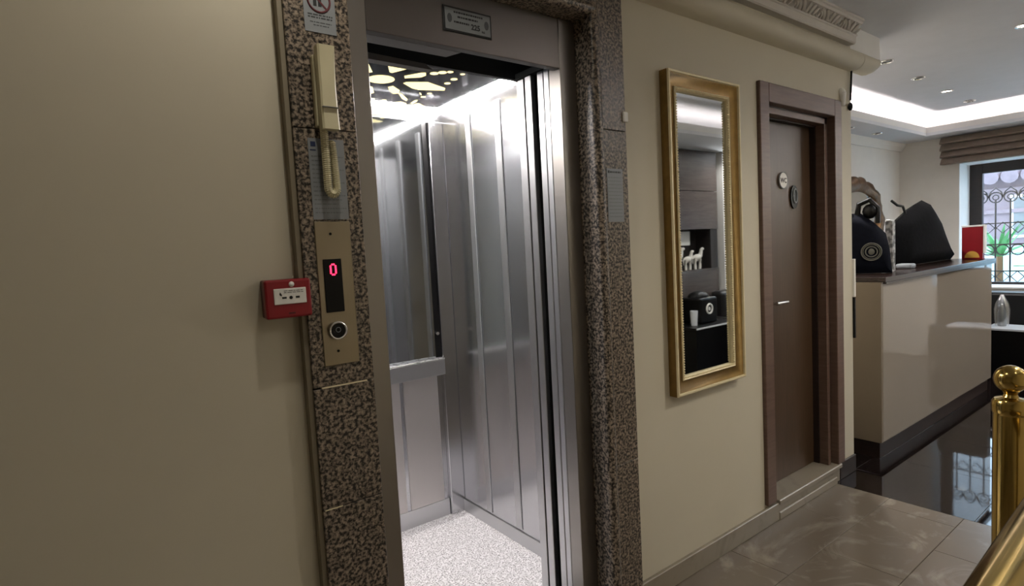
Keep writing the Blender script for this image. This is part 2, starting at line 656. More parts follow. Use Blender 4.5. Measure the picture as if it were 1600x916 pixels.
# ---- restroom door
dr = sroot('door_1', (3.0, W, 0), 'brown veneer restroom door')
X0, X1, ZT = 2.555, 3.392, 2.122
CF = 1.418
link('casing', B().box((X0, CF, 0.10), (2.635, 1.50, ZT), 0.003), 'casing', dr)
link('casing', B().box((3.312, CF, 0.10), (X1, 1.50, ZT), 0.003), 'casing', dr)
link('casing', B().box((2.635, CF, 2.032), (3.312, 1.50, ZT), 0.003), 'casing', dr)
link('door_stop', B().box((2.635, 1.452, 1.992), (3.292, 1.50, 2.022), 0.002), 'casing', dr)
link('door_stop', B().box((3.262, 1.452, 0.10), (3.292, 1.50, 2.022), 0.002), 'casing', dr)
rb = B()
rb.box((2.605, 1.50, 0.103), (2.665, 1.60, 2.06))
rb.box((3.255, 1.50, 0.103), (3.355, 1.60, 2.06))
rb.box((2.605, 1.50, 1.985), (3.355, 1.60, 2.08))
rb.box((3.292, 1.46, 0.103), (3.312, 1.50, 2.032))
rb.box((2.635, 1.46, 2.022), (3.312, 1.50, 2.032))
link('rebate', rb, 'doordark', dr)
link('door_leaf', B().box((2.64, 1.53, 0.104), (3.262, 1.57, 2.0), 0.002), 'door', dr)
hd = B()
hd.cyl((2.80, 1.53, 1.062), (2.80, 1.485, 1.062), 0.008)
hd.tube([(2.795, 1.487, 1.062), (2.85, 1.484, 1.063), (2.905, 1.487, 1.062)], [0.011, 0.010, 0.009], 10)
hd.cyl((2.80, 1.531, 1.062), (2.80, 1.524, 1.062), 0.02)
tag(link('handle', hd, 'chrome', dr, True), 'chrome lever handle')

# door signs
s1 = thing('restroom_sign', (2.955, 1.529, 1.63), 'round white WC disc on the brown restroom door', 'sign')
link('disc', B().cyl((2.955, 1.5295, 1.692), (2.955, 1.522, 1.692), 0.042, seg=36), 'offwhite', s1)
link('rim', B().tube([(2.955 + 0.042 * math.cos(2 * PI * k / 36), 1.523, 1.692 + 0.042 * math.sin(2 * PI * k / 36)) for k in range(36)], 0.003, 6, True), 'plate', s1, True)
link('lettering', text_bm('WC', 0.036, (2.955, 1.5215, 1.690), bold=0.0008), 'inkdark', s1)
s2 = thing('restroom_plaque', (3.068, 1.529, 1.53), 'small black oval plaque below the white disc on the restroom door', 'sign')
ov = [(3.068 + 0.038 * math.cos(2 * PI * k / 32), 1.5295, 1.607 + 0.062 * math.sin(2 * PI * k / 32)) for k in range(32)]
link('plaque', B().prism(ov, (0, -0.008, 0)), 'black', s2)
link('emblem_ring', B().tube([(3.070 + 0.020 * math.cos(2 * PI * k / 28), 1.521, 1.613 + 0.036 * math.sin(2 * PI * k / 28)) for k in range(28)], 0.006, 6, True), 'plate', s2, True)
link('emblem', B().prism([(3.070 + 0.012 * math.cos(2 * PI * k / 20), 1.5225, 1.613 + 0.024 * math.sin(2 * PI * k / 20)) for k in range(20)], (0, -0.002, 0)), 'ink', s2)

# small bits on the wall end
cp = B()
cp.sph((3.425, W - 0.004, 2.172), 0.026, 16, (0.8, 0.8, 1))
cp.cyl((3.425, W - 0.010, 2.172), (3.425, W - 0.010, 2.10), 0.018, 0.012)
tag(link('plaster_bump', cp, 'white', None, True), 'small rounded pale plaster cap beside the top right corner of the restroom door casing', 'plaster')
pc = thing('pull_cord', (3.535, 1.425, 2.07), 'short black cord with knob hanging from the cornice at the wall end', 'cord')
link('cord', B().tube([(3.534, 1.424, 2.303), (3.527, 1.424, 2.22), (3.518, 1.424, 2.14)], 0.0055, 8), 'black', pc, True)
link('knob', B().sph((3.514, 1.423, 2.105), 0.014, 14, (0.9, 0.9, 1.6)), 'black', pc, True)
st = thing('edge_strip', (3.556, 1.43, 0.78), 'thin upright strip on the wall end, white above and black below', 'strip')
link('white_half', B().box((3.551, 1.424, 1.03), (3.567, 1.44, 1.25), 0.002), 'offwhite', st)
link('black_half', B().box((3.551, 1.424, 0.79), (3.567, 1.44, 1.028), 0.002), 'black', st)

# ================================================================== ELEVATOR
# granite surround
gs = thing('granite_surround', (1.02, W, 0), 'speckled brown granite surround framing the open elevator', 'door surround')
XL0, XL1, XR0, XR1 = 0.432, 0.590, 1.44, 1.608
LB = 2.18
slabL = [(0, 0.776), (0.779, 1.084), (1.088, 1.72), (1.722, 2.30)]
for a, b in slabL:
    link('slab', B().box((XL0, G, a), (XL1, W - 0.0005, b), 0.0015), 'granite', gs)
    link('reveal_slab', B().box((XL1 - 0.03, W, a), (XL1, 1.515, min(b, LB)), 0.001), 'granite', gs)
for a, b in [(0, 0.60), (0.602, 1.805), (1.807, 2.30)]:
    link('slab', B().box((1.486, G, a), (XR1, W - 0.0005, b), 0.0015), 'granite', gs)
link('slab', B().box((XL1 + 0.001, G, LB + 0.046), (1.485, W - 0.0005, 2.30), 0.0015), 'granite', gs)
for lo_, hi_ in (((XL0 + 0.02, G - 0.001, 1.0842), (XL1 - 0.02, G + 0.01, 1.0878)), ((XL0 + 0.005, G - 0.001, 0.7762), (XL0 + 0.05, G + 0.01, 0.7788))):
    tag(link('joint_filler', B().box(lo_, hi_), 'grout', gs), 'cream filler showing in the granite joint')


def nose(along, c0, c1):
    """half-round nosed slab lining the reveal; section is 45 mm wide"""
    sec = [(0.0, 1.515), (0.0, 1.405)]
    for k in range(1, 9):
        a = PI - PI * k / 9
        sec.append((0.0225 + 0.0225 * math.cos(a), 1.402 - 0.020 * math.sin(a)))
    sec += [(0.045, 1.405), (0.045, 1.4355), (0.03, 1.4355), (0.03, 1.515)]
    if along == 'z':
        return B().sweep([[(XR0 + u, y, z) for u, y in sec] for z in (c0, c1)], None)
    return B().sweep([[(x, y, LB + u) for u, y in sec] for x in (c0, c1)], None)


link('nosing', nose('z', 0, LB + 0.04), 'granite', gs, True)
link('nosing', nose('x', XL1 + 0.001, XR0 + 0.04), 'granite', gs, True)
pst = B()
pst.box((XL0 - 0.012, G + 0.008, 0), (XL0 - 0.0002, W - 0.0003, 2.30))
tag(link('side_shade_strip', pst, 'shaded_edge', gs), 'granite edge strip at the left, its shade put into the colour')

# steel landing frame
ef = thing('elevator_portal', (1.02, F, 0), 'brushed steel frame and header around the elevator opening', 'elevator frame')
JL, JR, HZ = 0.668, 1.365, 2.012
link('jamb', B().box((XL1 + 0.0005, F, 0), (JL, 1.53, LB - 0.0005), 0.002), 'steel', ef)
link('jamb', B().box((JR, F, 0), (XR0 - 0.0005, 1.53, LB - 0.0005), 0.002), 'steel', ef)
link('header', B().box((JL + 0.0005, F + 0.001, HZ), (JR - 0.0005, 1.50, LB - 0.0005), 0.002), 'headsteel', ef)
link('soffit_plate', B().prism([(JL + 0.001, 1.50, HZ), (JL + 0.001, 1.555, HZ), (0.965, 1.555, HZ), (0.985, 1.5005, HZ)], (0, 0, 0.03)), 'steel', ef)
link('sill', B().box((JL - 0.02, 1.53, -0.012), (JR + 0.02, 1.605, 0.0), 0.001), 'strip', ef)

# header plate: capacity sign
cpl = thing('capacity_plate', (0.997, F, 2.055), 'grey capacity plate on the steel elevator header', 'plate')
px0, px1, pz0, pz1 = 0.909, 1.082, 2.056, 2.129
link('backing', B().box((px0, F - 0.003, pz0), (px1, F + 0.0005, pz1), 0.001), 'inkdark', cpl)
link('face', B().box((px0 + 0.006, F - 0.0042, pz0 + 0.006), (px1 - 0.006, F - 0.003, pz1 - 0.006)), 'plate', cpl)
pr = B()
for (xa, xb, z) in ((0.945, 1.048, 2.1135), (0.958, 1.030, 2.101), (0.945, 0.998, 2.0855)):
    x = xa
    while x < xb:
        w = random.uniform(0.004, 0.011)
        pr.box((x, F - 0.0048, z - 0.0025), (min(x + w, xb), F - 0.0042, z + 0.0025))
        x += w + 0.0022
link('print', pr, 'inkdark', cpl)
link('lettering', text_bm('225', 0.022, (1.021, F - 0.0046, 2.080), bold=0.0006), 'inkdark', cpl)
link('lettering', text_bm('KG', 0.008, (1.049, F - 0.0046, 2.072), bold=0.0002), 'inkdark', cpl)
for cx in (0.930, 1.062):
    link('crest', B().prism([(cx + 0.008 * math.cos(2 * PI * k / 16), F - 0.0042, 2.094 + 0.013 * math.sin(2 * PI * k / 16)) for k in range(16)], (0, -0.0006, 0)), 'ink', cpl)


# landing and car doors (stacked open on the right)
def door_panel(y0, y1, x0, x1, label, mat='steel'):
    r = thing('elevator_door_panel', ((x0 + x1) / 2, (y0 + y1) / 2, 0), label, 'door panel', 'open elevator door panels stacked at the right')
    link('leading_edge', B().box((x0, y0, 0.004), (x0 + 0.02, y1, 2.035), 0.002), 'strip', r)
    link('panel', B().box((x0 + 0.0205, y0 + 0.003, 0.004), (x1, y1 - 0.003, 2.035)), mat, r)
    return r


door_panel(1.532, 1.560, 1.366, 1.76, 'landing door panel edge, first from the bright steel jamb')
door_panel(1.567, 1.600, 1.370, 1.76, 'landing door panel edge, second from the jamb, left bordering the black gap')
door_panel(1.630, 1.666, 1.366, 1.76, 'car door panel edge just inside the black gap', 'void')
door_panel(1.678, 1.714, 1.370, 1.76, 'car door panel edge farthest inside, next to the cabin wall')
vo = B()
vo.box((0.40, 1.605, -0.02), (0.45, 1.73, 2.36))
vo.box((1.77, 1.53, -0.02), (1.80, 1.76, 2.36))
vo.box((0.40, 1.53, 2.36), (1.80, 1.76, 2.40))
vo.box((0.40, 1.53, -0.06), (1.80, 1.76, -0.02))
vo.box((JL + 0.001, 1.521, 2.27), (JR, 1.53, 2.36))
vo.box((1.366, 1.533, 2.04), (1.76, 1.72, 2.06))
vo.box((1.42, 1.604, -0.02), (1.76, 1.610, 2.36))
struct('trim_5', vo, 'void', 'dark shaft lining')

# cabin
cb = thing('elevator_cabin', (1.02, 2.2, 0), 'lit steel elevator cabin with mirror, handrail and speckled floor', 'elevator cabin')
CL, CR, CF0, CB = 0.47, 1.57, 1.735, 2.63
CZ = 2.15
link('floor_panel', B().box((CL, 1.735, -0.015), (CR, CB, 0.0)), 'cabfloor', cb)
link('car_sill', B().box((JL - 0.02, 1.628, -0.014), (JR + 0.02, 1.734, -0.001), 0.001), 'strip', cb)
rw = link('side_wall', B().box((CR, 1.735, 0), (CR + 0.02, CB + 0.02, 2.25)), 'cabin', cb)
for ya, yb in ((2.343, 2.386), (2.095, 2.141), (1.85, 1.895)):
    link('wall_strip', B().box((CR - 0.006, ya, 0.075), (CR - 0.0003, yb, 2.085), 0.002), 'strip', rw)
lw = link('side_wall', B().box((CL - 0.02, 1.735, 0), (CL, CB + 0.02, 2.25)), 'cabin', cb)
for ya, yb in ((2.343, 2.386), (2.095, 2.141), (1.85, 1.895)):
    link('wall_strip', B().box((CL + 0.0003, ya, 0.075), (CL + 0.006, yb, 2.085), 0.002), 'strip', lw)
link('rear_wall', B().box((CL, CB, 0), (CR, CB + 0.02, 2.25)), 'cabin', cb)
link('front_return', B().box((1.40, CF0, 0.0), (CR, 1.755, 2.045)), 'strip', cb)
link('front_return', B().box((CL, CF0, 0.0), (0.60, 1.755, 2.25)), 'strip', cb)
tr_ = link('transom', B().box((0.601, CF0, 2.046), (1.62, 1.7345 + 0.02, 2.30)), 'void', cb)  # black colour stands in for the shadow on the cabin's front transom
link('door_rail', B().prism([(0.56, 1.70, 2.022), (1.0, 1.70, 2.018), (0.975, 1.70, 2.035), (0.56, 1.70, 2.045)], (0, 0.034, 0)), 'steel', cb)
link('kick_plate', B().box((CL, CB - 0.006, 0.0), (1.485, CB - 0.0003, 0.09), 0.001), 'strip', cb)
link('kick_plate', B().box((CR - 0.008, 1.757, 0.0), (CR - 0.0003, CB - 0.02, 0.066), 0.001), 'strip', cb)
link('corner_post', B().box((1.487, CB - 0.025, 0.0), (CR - 0.0003, CB - 0.0003, 2.085), 0.003), 'cabin', cb)
mr = link('wall_mirror', B().box((CL + 0.1, CB - 0.008, 0.862), (1.455, CB - 0.0003, 2.085), 0.001), 'cabmirror', cb)
tag(mr, 'mirror panel above the handrail')
link('dark_slot', B().box((1.457, CB - 0.004, 0.862), (1.486, CB - 0.0003, 2.085)), 'black', cb)
link('lower_panel', B().box((1.258, CB - 0.006, 0.092), (1.455, CB - 0.0003, 0.772), 0.001), 'satin', cb)
link('lower_panel', B().box((0.70, CB - 0.006, 0.092), (1.236, CB - 0.0003, 0.772), 0.001), 'satin', cb)
hr = link('handrail', B().box((0.60, CB - 0.052, 0.776), (1.482, CB - 0.044, 0.856), 0.002), 'strip', cb)
link('rail_lip', B().box((0.60, CB - 0.0525, 0.8565), (1.482, CB - 0.008, 0.862), 0.001), 'polish', hr)
for x in (0.75, 1.05, 1.40):
    link('bracket', B().box((x - 0.015, CB - 0.044, 0.79), (x + 0.015, CB - 0.0005, 0.84)), 'steel', hr)
link('chrome_stud', B().cyl((1.468, CB - 0.004, 0.99), (1.468, CB - 0.02, 0.99), 0.009), 'chrome', cb, True)
cc = link('cabin_ceiling', B().box((CL, 1.755, CZ), (CR, CB, CZ + 0.02)), 'cabdark', cb)
link('light_strip', B().box((CR - 0.028, 1.76, 2.1455), (CR - 0.008, CB - 0.008, 2.1495)), 'led', cb)
link('light_strip', B().box((CL + 0.008, 1.76, 2.1455), (CL + 0.028, CB - 0.008, 2.1495)), 'led', cb)
link('light_strip', B().box((CL + 0.029, CB - 0.028, 2.1455), (CR - 0.029, CB - 0.008, 2.1495)), 'led', cb)
shapes = [
    [(1.026, 2.085), (1.024, 2.042), (1.068, 2.018), (1.101, 2.03), (1.122, 2.08), (1.083, 2.167), (1.07, 2.162)],
    [(0.944, 2.106), (0.956, 2.107), (1.01, 2.193), (0.997, 2.208), (0.95, 2.17)],
    [(1.145, 2.181), (1.187, 2.113), (1.203, 2.101), (1.221, 2.133), (1.215, 2.165), (1.16, 2.207)],
    [(1.186, 2.273), (1.191, 2.253), (1.272, 2.212), (1.386, 2.257), (1.402, 2.289), (1.293, 2.333), (1.254, 2.323)],
    [(1.153, 2.354), (1.165, 2.33), (1.221, 2.378), (1.236, 2.421), (1.218, 2.44), (1.179, 2.399)],
    [(1.224, 2.407), (1.254, 2.422), (1.32, 2.496), (1.328, 2.525), (1.292, 2.498)],
    [(1.071, 2.377), (1.093, 2.384), (1.134, 2.461), (1.122, 2.497), (1.07, 2.44)],
    [(1.289, 2.566), (1.309, 2.545), (1.347, 2.561), (1.354, 2.588), (1.324, 2.588)],
    [(1.367, 2.484), (1.358, 2.5), (1.364, 2.553), (1.376, 2.559), (1.377, 2.513)],
    [(1.451, 2.571), (1.401, 2.536), (1.388, 2.553), (1.416, 2.582)],
    [(1.375, 2.60), (1.378, 2.593), (1.366, 2.575), (1.36, 2.60)],
    [(1.316, 2.371), (1.328, 2.376), (1.345, 2.402), (1.335, 2.399)],
]
for q in shapes:
    link('light_cutout', B().prism([(x, y, CZ - 0.0015) for x, y in q], (0, 0, 0.001)), 'led_ceiling', cc)
link('light_cutout', B().cyl((1.08, 2.266, CZ - 0.0015), (1.08, 2.266, CZ - 0.0005), 0.056, seg=32), 'led_ceiling', cc)
for (x, y), r in zip([(1.239, 2.096), (1.263, 2.07), (1.288, 2.049), (1.349, 2.051), (1.353, 2.126), (1.358, 2.19), (1.366, 2.426), (1.364, 2.362), (1.168, 2.558), (1.227, 2.556)],
                     [0.018, 0.018, 0.013, 0.010, 0.015, 0.014, 0.012, 0.011, 0.010, 0.010]):
    link('light_cutout', B().cyl((x, y, CZ - 0.0015), (x, y, CZ - 0.0005), r, seg=18), 'led_ceiling', cc)

# ---- intercom handset with coiled cord
ih = thing('intercom_handset', (0.505, G, 1.55), 'cream intercom handset with coiled cord on the left granite slab', 'intercom')
link('cradle', B().box((0.484, G - 0.022, 1.722), (0.526, G - 0.0003, 1.892), 0.004, 2), 'cream', ih)
ring = []
for k in range(15):
    t = k / 14
    z = 1.712 + 0.195 * t
    bow = 0.004 * (abs(2 * t - 1) ** 2.5)
    yb = G - 0.026 - 0.0 + 0.0
    yf = G - 0.050 + 0.008 * (1 - abs(2 * t - 1) ** 2) * 0 - bow
    hw = 0.0195 + 0.0015 * abs(2 * t - 1)
    sec = []
    for (sx, sy) in ((-1, 0), (-0.85, 1), (0.85, 1), (1, 0)):
        pass
    ring.append([(0.5075 - hw, yb, z), (0.5075 - hw, yf + 0.004, z), (0.5075 - hw + 0.004, yf, z), (0.5075 + hw - 0.004, yf, z), (0.5075 + hw, yf + 0.004, z), (0.5075 + hw, yb, z)])
hs = B()
hs.sweep(ring, None)
ho = link('handset', hs, 'cream', ih, False)
link('seam', B().box((0.4885, G - 0.0565, 1.762), (0.5265, G - 0.030, 1.7635)), 'plate', ho)
# coil along a U path
path = []
for k in range(60):
    t = k / 59
    if t < 0.45:
        path.append(Vector((0.497, G - 0.026, 1.712 - (1.712 - 1.575) * t / 0.45)))
    elif t < 0.62:
        a = PI * (t - 0.45) / 0.17
        path.append(Vector((0.5085 - 0.0115 * math.cos(a), G - 0.026 + 0.004 * (t - 0.45) / 0.17, 1.575 - 0.014 * math.sin(a))))
    else:
        u = (t - 0.62) / 0.38
        path.append(Vector((0.520 - 0.003 * u * u, G - 0.022 + 0.006 * u, 1.575 + 0.115 * u)))
coil = []
NTURN = 62
N = NTURN * 8
for i in range(N + 1):
    s = i / N * (len(path) - 1)
    k = min(int(s), len(path) - 2)
    p = path[k].lerp(path[k + 1], s - k)
    t = (path[k + 1] - path[k]).normalized()
    n1 = Vector((0, -1, 0))
    n2 = t.cross(n1).normalized()
    a = 2 * PI * i / 8
    coil.append(p + (n1 * math.cos(a) + n2 * math.sin(a)) * 0.0085)
cd = B()
cd.tube(path, 0.0078, 8)
cd.tube(coil, 0.0021, 5)
link('coiled_cord', cd, 'cream', ih, True)


# ---- paper notices
def strokes(x0, x1, z, h, y, b):
    x = x0
    while x < x1:
        w = random.uniform(0.003, 0.012)
        b.box((x, y - 0.0003, z - h / 2), (min(x + w, x1), y, z + h / 2))
        x += w + 0.002


nt = thing('notice_sheet', (0.508, G, 1.50), 'pale notice sheet behind the coiled cord on the left granite', 'notice')
link('sheet', B().box((0.464, G - 0.0016, 1.502), (0.553, G - 0.0002, 1.698)), 'paper', nt)
b = B()
b.box((0.470, G - 0.0019, 1.678), (0.482, G - 0.0016, 1.690))
b.box((0.468, G - 0.0019, 1.668), (0.482, G - 0.0016, 1.671))
link('blue_mark', b, 'inkblue', nt)
b = B()
for k in range(14):
    strokes(0.470, 0.548 - 0.01 * (k % 3), 1.655 - k * 0.0105, 0.0028, G - 0.0016, b)
link('print', b, 'plate', nt)
nt = thing('prohibition_notice', (0.517, G, 1.95), 'grey notice with a red prohibition ring at the top of the left granite', 'notice')
link('sheet', B().box((0.479, G - 0.0016, 1.952), (0.556, G - 0.0002, 2.085)), 'paper', nt)
b = B()
b.tube([(0.517 + 0.027 * math.cos(2 * PI * k / 32), G - 0.0018, 2.028 + 0.027 * math.sin(2 * PI * k / 32)) for k in range(32)], 0.0026, 6, True)
b.box((-0.027, -0.0005, -0.002), (0.027, 0.0005, 0.002), rot=Matrix.Rotation(PI / 4, 4, 'Y'))
for v in list(b.bm.verts)[-8:]:
    v.co += Vector((0.517, G - 0.0022, 2.028))
link('ring', b, 'inkred', nt)
b = B()
for x in (0.507, 0.519):
    b.sph((x, G - 0.0018, 2.038), 0.004, 8, (1, 0.15, 1))
    b.box((x - 0.004, G - 0.0022, 2.014), (x + 0.004, G - 0.0016, 2.033))
link('figure', b, 'inkdark', nt)
b = B()
strokes(0.488, 0.548, 1.9935, 0.0036, G - 0.0016, b)
strokes(0.488, 0.548, 1.9870, 0.0036, G - 0.0016, b)
strokes(0.492, 0.545, 1.976, 0.002, G - 0.0016, b)
strokes(0.500, 0.538, 1.969, 0.002, G - 0.0016, b)
link('print', b, 'ink', nt)
nt = thing('instruction_notice', (1.538, G, 1.48), 'narrow grey instruction notice on the right granite slab', 'notice')
link('sheet', B().box((1.498, G - 0.0016, 1.484), (1.579, G - 0.0002, 1.671)), 'paper', nt)
b = B()
b.box((1.503, G - 0.0019, 1.655), (1.512, G - 0.0016, 1.664))
strokes(1.514, 1.57, 1.659, 0.006, G - 0.0016, b)
link('heading', b, 'inkdark', nt)
b = B()
for k in range(12):
    strokes(1.504, 1.572, 1.640 - k * 0.0125, 0.003, G - 0.0016, b)
link('print', b, 'plate', nt)
tag(link('wall_clip', B().box((1.590, G - 0.010, 1.838), (1.612, G - 0.0003, 1.874), 0.003, 2), 'offwhite'), 'tiny white clip on the right edge of the granite surround', 'clip')

# ---- hall call panel
hp = thing('call_panel', (0.508, G, 1.14), 'steel elevator call panel with black display on the granite', 'call panel')
link('face_plate', B().box((0.463, G - 0.004, 1.139), (0.553, G - 0.0002, 1.497), 0.0015), 'panel', hp)
dp = link('display', B().box((0.477, G - 0.0065, 1.272), (0.523, G - 0.004, 1.404), 0.001), 'black', hp)
b = B()
for (c, r) in [(1, 0), (2, 0), (0, 1), (3, 1), (0, 2), (3, 2), (0, 3), (3, 3), (0, 4), (3, 4), (0, 5), (3, 5), (1, 6), (2, 6)]:
    b.cyl((0.4945 + c * 0.0042, G - 0.0065, 1.3905 - r * 0.0042), (0.4945 + c * 0.0042, G - 0.0075, 1.3905 - r * 0.0042), 0.0023, seg=10)
tag(link('digit', b, 'led_red', dp), 'glowing red digit 0')
bt = link('key_switch', B().cyl((0.500, G - 0.004, 1.226), (0.500, G - 0.013, 1.226), 0.0205, seg=32), 'black', hp)
link('chrome_ring', B().tube([(0.500 + 0.0205 * math.cos(2 * PI * k / 36), G - 0.0115, 1.226 + 0.0205 * math.sin(2 * PI * k / 36)) for k in range(36)], 0.003, 8, True), 'chrome', bt, True)
link('mark', B().tube([(0.500 + 0.006 * math.cos(2 * PI * k / 18), G - 0.0132, 1.228 + 0.006 * math.sin(2 * PI * k / 18)) for k in range(18)], 0.001, 6, True), 'plate', bt)
sc0 = link('screw', B().cyl((0.501, G - 0.004, 1.466), (0.501, G - 0.0055, 1.466), 0.0034, seg=12), 'black', hp)
copy_part(sc0, hp, sc0.location + Vector((-0.002, 0, 1.174 - 1.466)))

# ---- fire alarm call point
fc = thing('fire_call_point', (0.388, W, 1.27), 'red fire alarm call point on the beige wall beside the granite', 'fire alarm')
link('back_box', B().box((0.337, W - 0.030, 1.272), (0.440, W - 0.0003, 1.362), 0.004, 2), 'darkred', fc)
fr = B()
fr.box((0.334, W - 0.052, 1.271), (0.440, W - 0.0302, 1.362), 0.005, 2)
fo = link('front_cover', fr, 'red', fc)
link('window_plate', B().box((0.353, W - 0.0545, 1.304), (0.427, W - 0.0521, 1.341), 0.001), 'offwhite', fc)
b = B()
y = W - 0.0546
b.box((0.371, y - 0.0006, 1.317), (0.381, y, 1.3215))
b.cyl((0.391, y - 0.0006, 1.319), (0.391, y, 1.319), 0.004, seg=14)
b.box((0.402, y - 0.0006, 1.317), (0.411, y, 1.3215))
b.prism([(0.367, y, 1.333), (0.371, y, 1.326), (0.369, y, 1.3235), (0.365, y, 1.327)], (0, -0.0006, 0))
for z in (1.335, 1.331):
    strokes(0.376, 0.42, z, 0.0012, y, b)
link('symbol', b, 'inkdark', fc)
link('indicator', B().sph((0.395, W - 0.052, 1.350), 0.0065, 14, (1, 0.5, 1)), 'offwhite', fc, True)
link('key_slot', B().box((0.384, W - 0.0528, 1.280), (0.399, W - 0.0519, 1.284)), 'darkred', fc)

# ================================================================== GILT MIRROR
gm = thing('wall_mirror', (2.096, W, 0.78), 'tall rectangular mirror in a gilt frame on the beige wall', 'mirror')
mx0, mx1, mz0, mz1 = 1.852, 2.344, 0.782, 2.066


def frame_mesh(x0, x1, z0, z1, prof):
    """prof: (inset, y) section mitred round a rectangle"""
    rings = []
    for cx, cz, sx, sz in ((x0, z0, 1, 1), (x1, z0, -1, 1), (x1, z1, -1, -1), (x0, z1, 1, -1)):
        rings.append([(cx + sx * i, y, cz + sz * i) for i, y in prof])
    return B().sweep(rings, None, closed=True)


link('frame', frame_mesh(mx0, mx1, mz0, mz1, [(0, W - 0.0004), (0.0, W - 0.034), (0.004, W - 0.040), (0.010, W - 0.038), (0.016, W - 0.030), (0.045, W - 0.020), (0.058, W - 0.022), (0.058, W - 0.0004)]), 'gold', gm, True)
link('outer_bead', frame_mesh(mx0, mx1, mz0, mz1, [(0.0, W - 0.036), (0.001, W - 0.0425), (0.004, W - 0.0445), (0.009, W - 0.0435), (0.0115, W - 0.036)]), 'goldlight', gm, True)
link('inner_bead', frame_mesh(mx0 + 0.056, mx1 - 0.056, mz0 + 0.056, mz1 - 0.056, [(0, W - 0.015), (0.0, W - 0.026), (0.004, W - 0.029), (0.009, W - 0.026), (0.0135, W - 0.019), (0.0135, W - 0.012)]), 'goldlight', gm, True)
bd = B()
zz = mz0 + 0.075
ix0, ix1 = mx0 + 0.066, mx1 - 0.066
k = 0
for x in (ix0, ix1):
    z = mz0 + 0.08
    while z < mz1 - 0.075:
        bd.sph((x, W - 0.0255, z), 0.0042, 6)
        z += 0.0105
for z in (mz0 + 0.066, mz1 - 0.066):
    x = ix0
    while x <= ix1:
        bd.sph((x, W - 0.0255, z), 0.0042, 6)
        x += 0.0105
tag(link('bead_row', bd, 'goldlight', gm, True), kind='stuff')
link('glass', B().box((mx0 + 0.062, W - 0.012, mz0 + 0.062), (mx1 - 0.062, W - 0.008, mz1 - 0.062)), 'mirror', gm)

# ================================================================== RECEPTION
rc = thing('reception_counter', (5.0, 1.6, 0), 'glossy beige reception counter with dark plinth and dark top', 'counter')
link('front_panel', B().box((3.842, 1.385, 0.105), (6.12, 1.41, 1.083), 0.001), 'counter', rc)
link('end_panel', B().box((3.815, 1.385, 0.105), (3.8415, 1.90, 1.094), 0.001), 'counterside', rc)
link('end_panel', B().box((6.09, 1.411, 0.105), (6.119, 1.90, 1.083), 0.001), 'counterside', rc)
link('plinth', B().box((3.84, 1.405, 0.0), (6.10, 1.88, 0.104)), 'plinth', rc)
link('counter_top', B().box((3.822, 1.362, 1.0945), (6.14, 1.92, 1.125), 0.002), 'walnut', rc)
link('top_edge', B().box((3.843, 1.364, 1.0835), (6.138, 1.384, 1.0943)), 'walnut', rc)

zt = 1.1255
# dark bag with a round seal, turned to the doorway
ax = Vector((0.36, -0.933, 0))
bc = Vector((4.19, 1.585, 0))
bg = thing('cloth_bag', (bc.x, bc.y, zt), 'dark navy bag with a round pale seal at the counter end', 'bag')
pf = [(-0.20, 0.0), (-0.205, 0.15), (-0.20, 0.33), (-0.16, 0.405), (-0.05, 0.40), (0.02, 0.34), (0.09, 0.26), (0.11, 0.16), (0.125, 0.0)]
pf = [(u, z + zt) for u, z in pf]
link('bag_body', pillow(pf, (bc.x, bc.y, 0), ax, 0.07, 4, 0.35), 'navy', bg, True)
b = B()
for r in (0.056, 0.047, 0.033):
    b.tube([bc + ax * (0.008 + r * math.cos(2 * PI * k / 40)) + Vector((-0.933, -0.36, 0)) * 0.071 + Vector((0, 0, zt + 0.145 + r * math.sin(2 * PI * k / 40))) for k in range(40)], 0.004 if r != 0.047 else 0.0025, 6, True)
b.sph(bc + ax * 0.008 + Vector((-0.933, -0.36, 0)) * 0.069 + Vector((0, 0, zt + 0.145)), 0.022, 12, (0.4, 0.9, 1))
link('seal', b, 'seal', bg, True)
b = B()
b.tube([bc + ax * (-0.07) + Vector((0, 0, zt + 0.39)), bc + ax * (-0.06) + Vector((0, 0, zt + 0.46)), bc + ax * 0.0 + Vector((0, 0, zt + 0.485)), bc + ax * 0.045 + Vector((0, 0, zt + 0.43)), bc + ax * 0.045 + Vector((0, 0, zt + 0.33))], 0.018, 8)
b.sph(bc + ax * 0.0 + Vector((0, 0, zt + 0.41)), 0.05, 12, (0.7, 0.9, 1))
link('handle', b, 'black', bg, True)
b = B()
b.sph(bc + ax * (-0.135) + Vector((0, 0, zt + 0.425)), 0.04, 10, (0.8, 1.0, 0.8))
tag(link('crumpled_paper', b, 'paper', bg, True), 'pale crumpled paper sticking out of the bag')

ct = thing('printed_carton', (4.405, 1.50, zt), 'tall narrow pale printed carton between the two dark bags', 'carton')
rt = Matrix.Rotation(math.atan2(-0.95, 0.3), 4, 'Z')
link('carton', B().box((4.365, 1.513, zt), (4.415, 1.557, zt + 0.34), 0.002), 'silverbox', ct)
link('flap', B().box((4.355, 1.52, zt + 0.3405), (4.425, 1.55, zt + 0.350), 0.002), 'offwhite', ct)

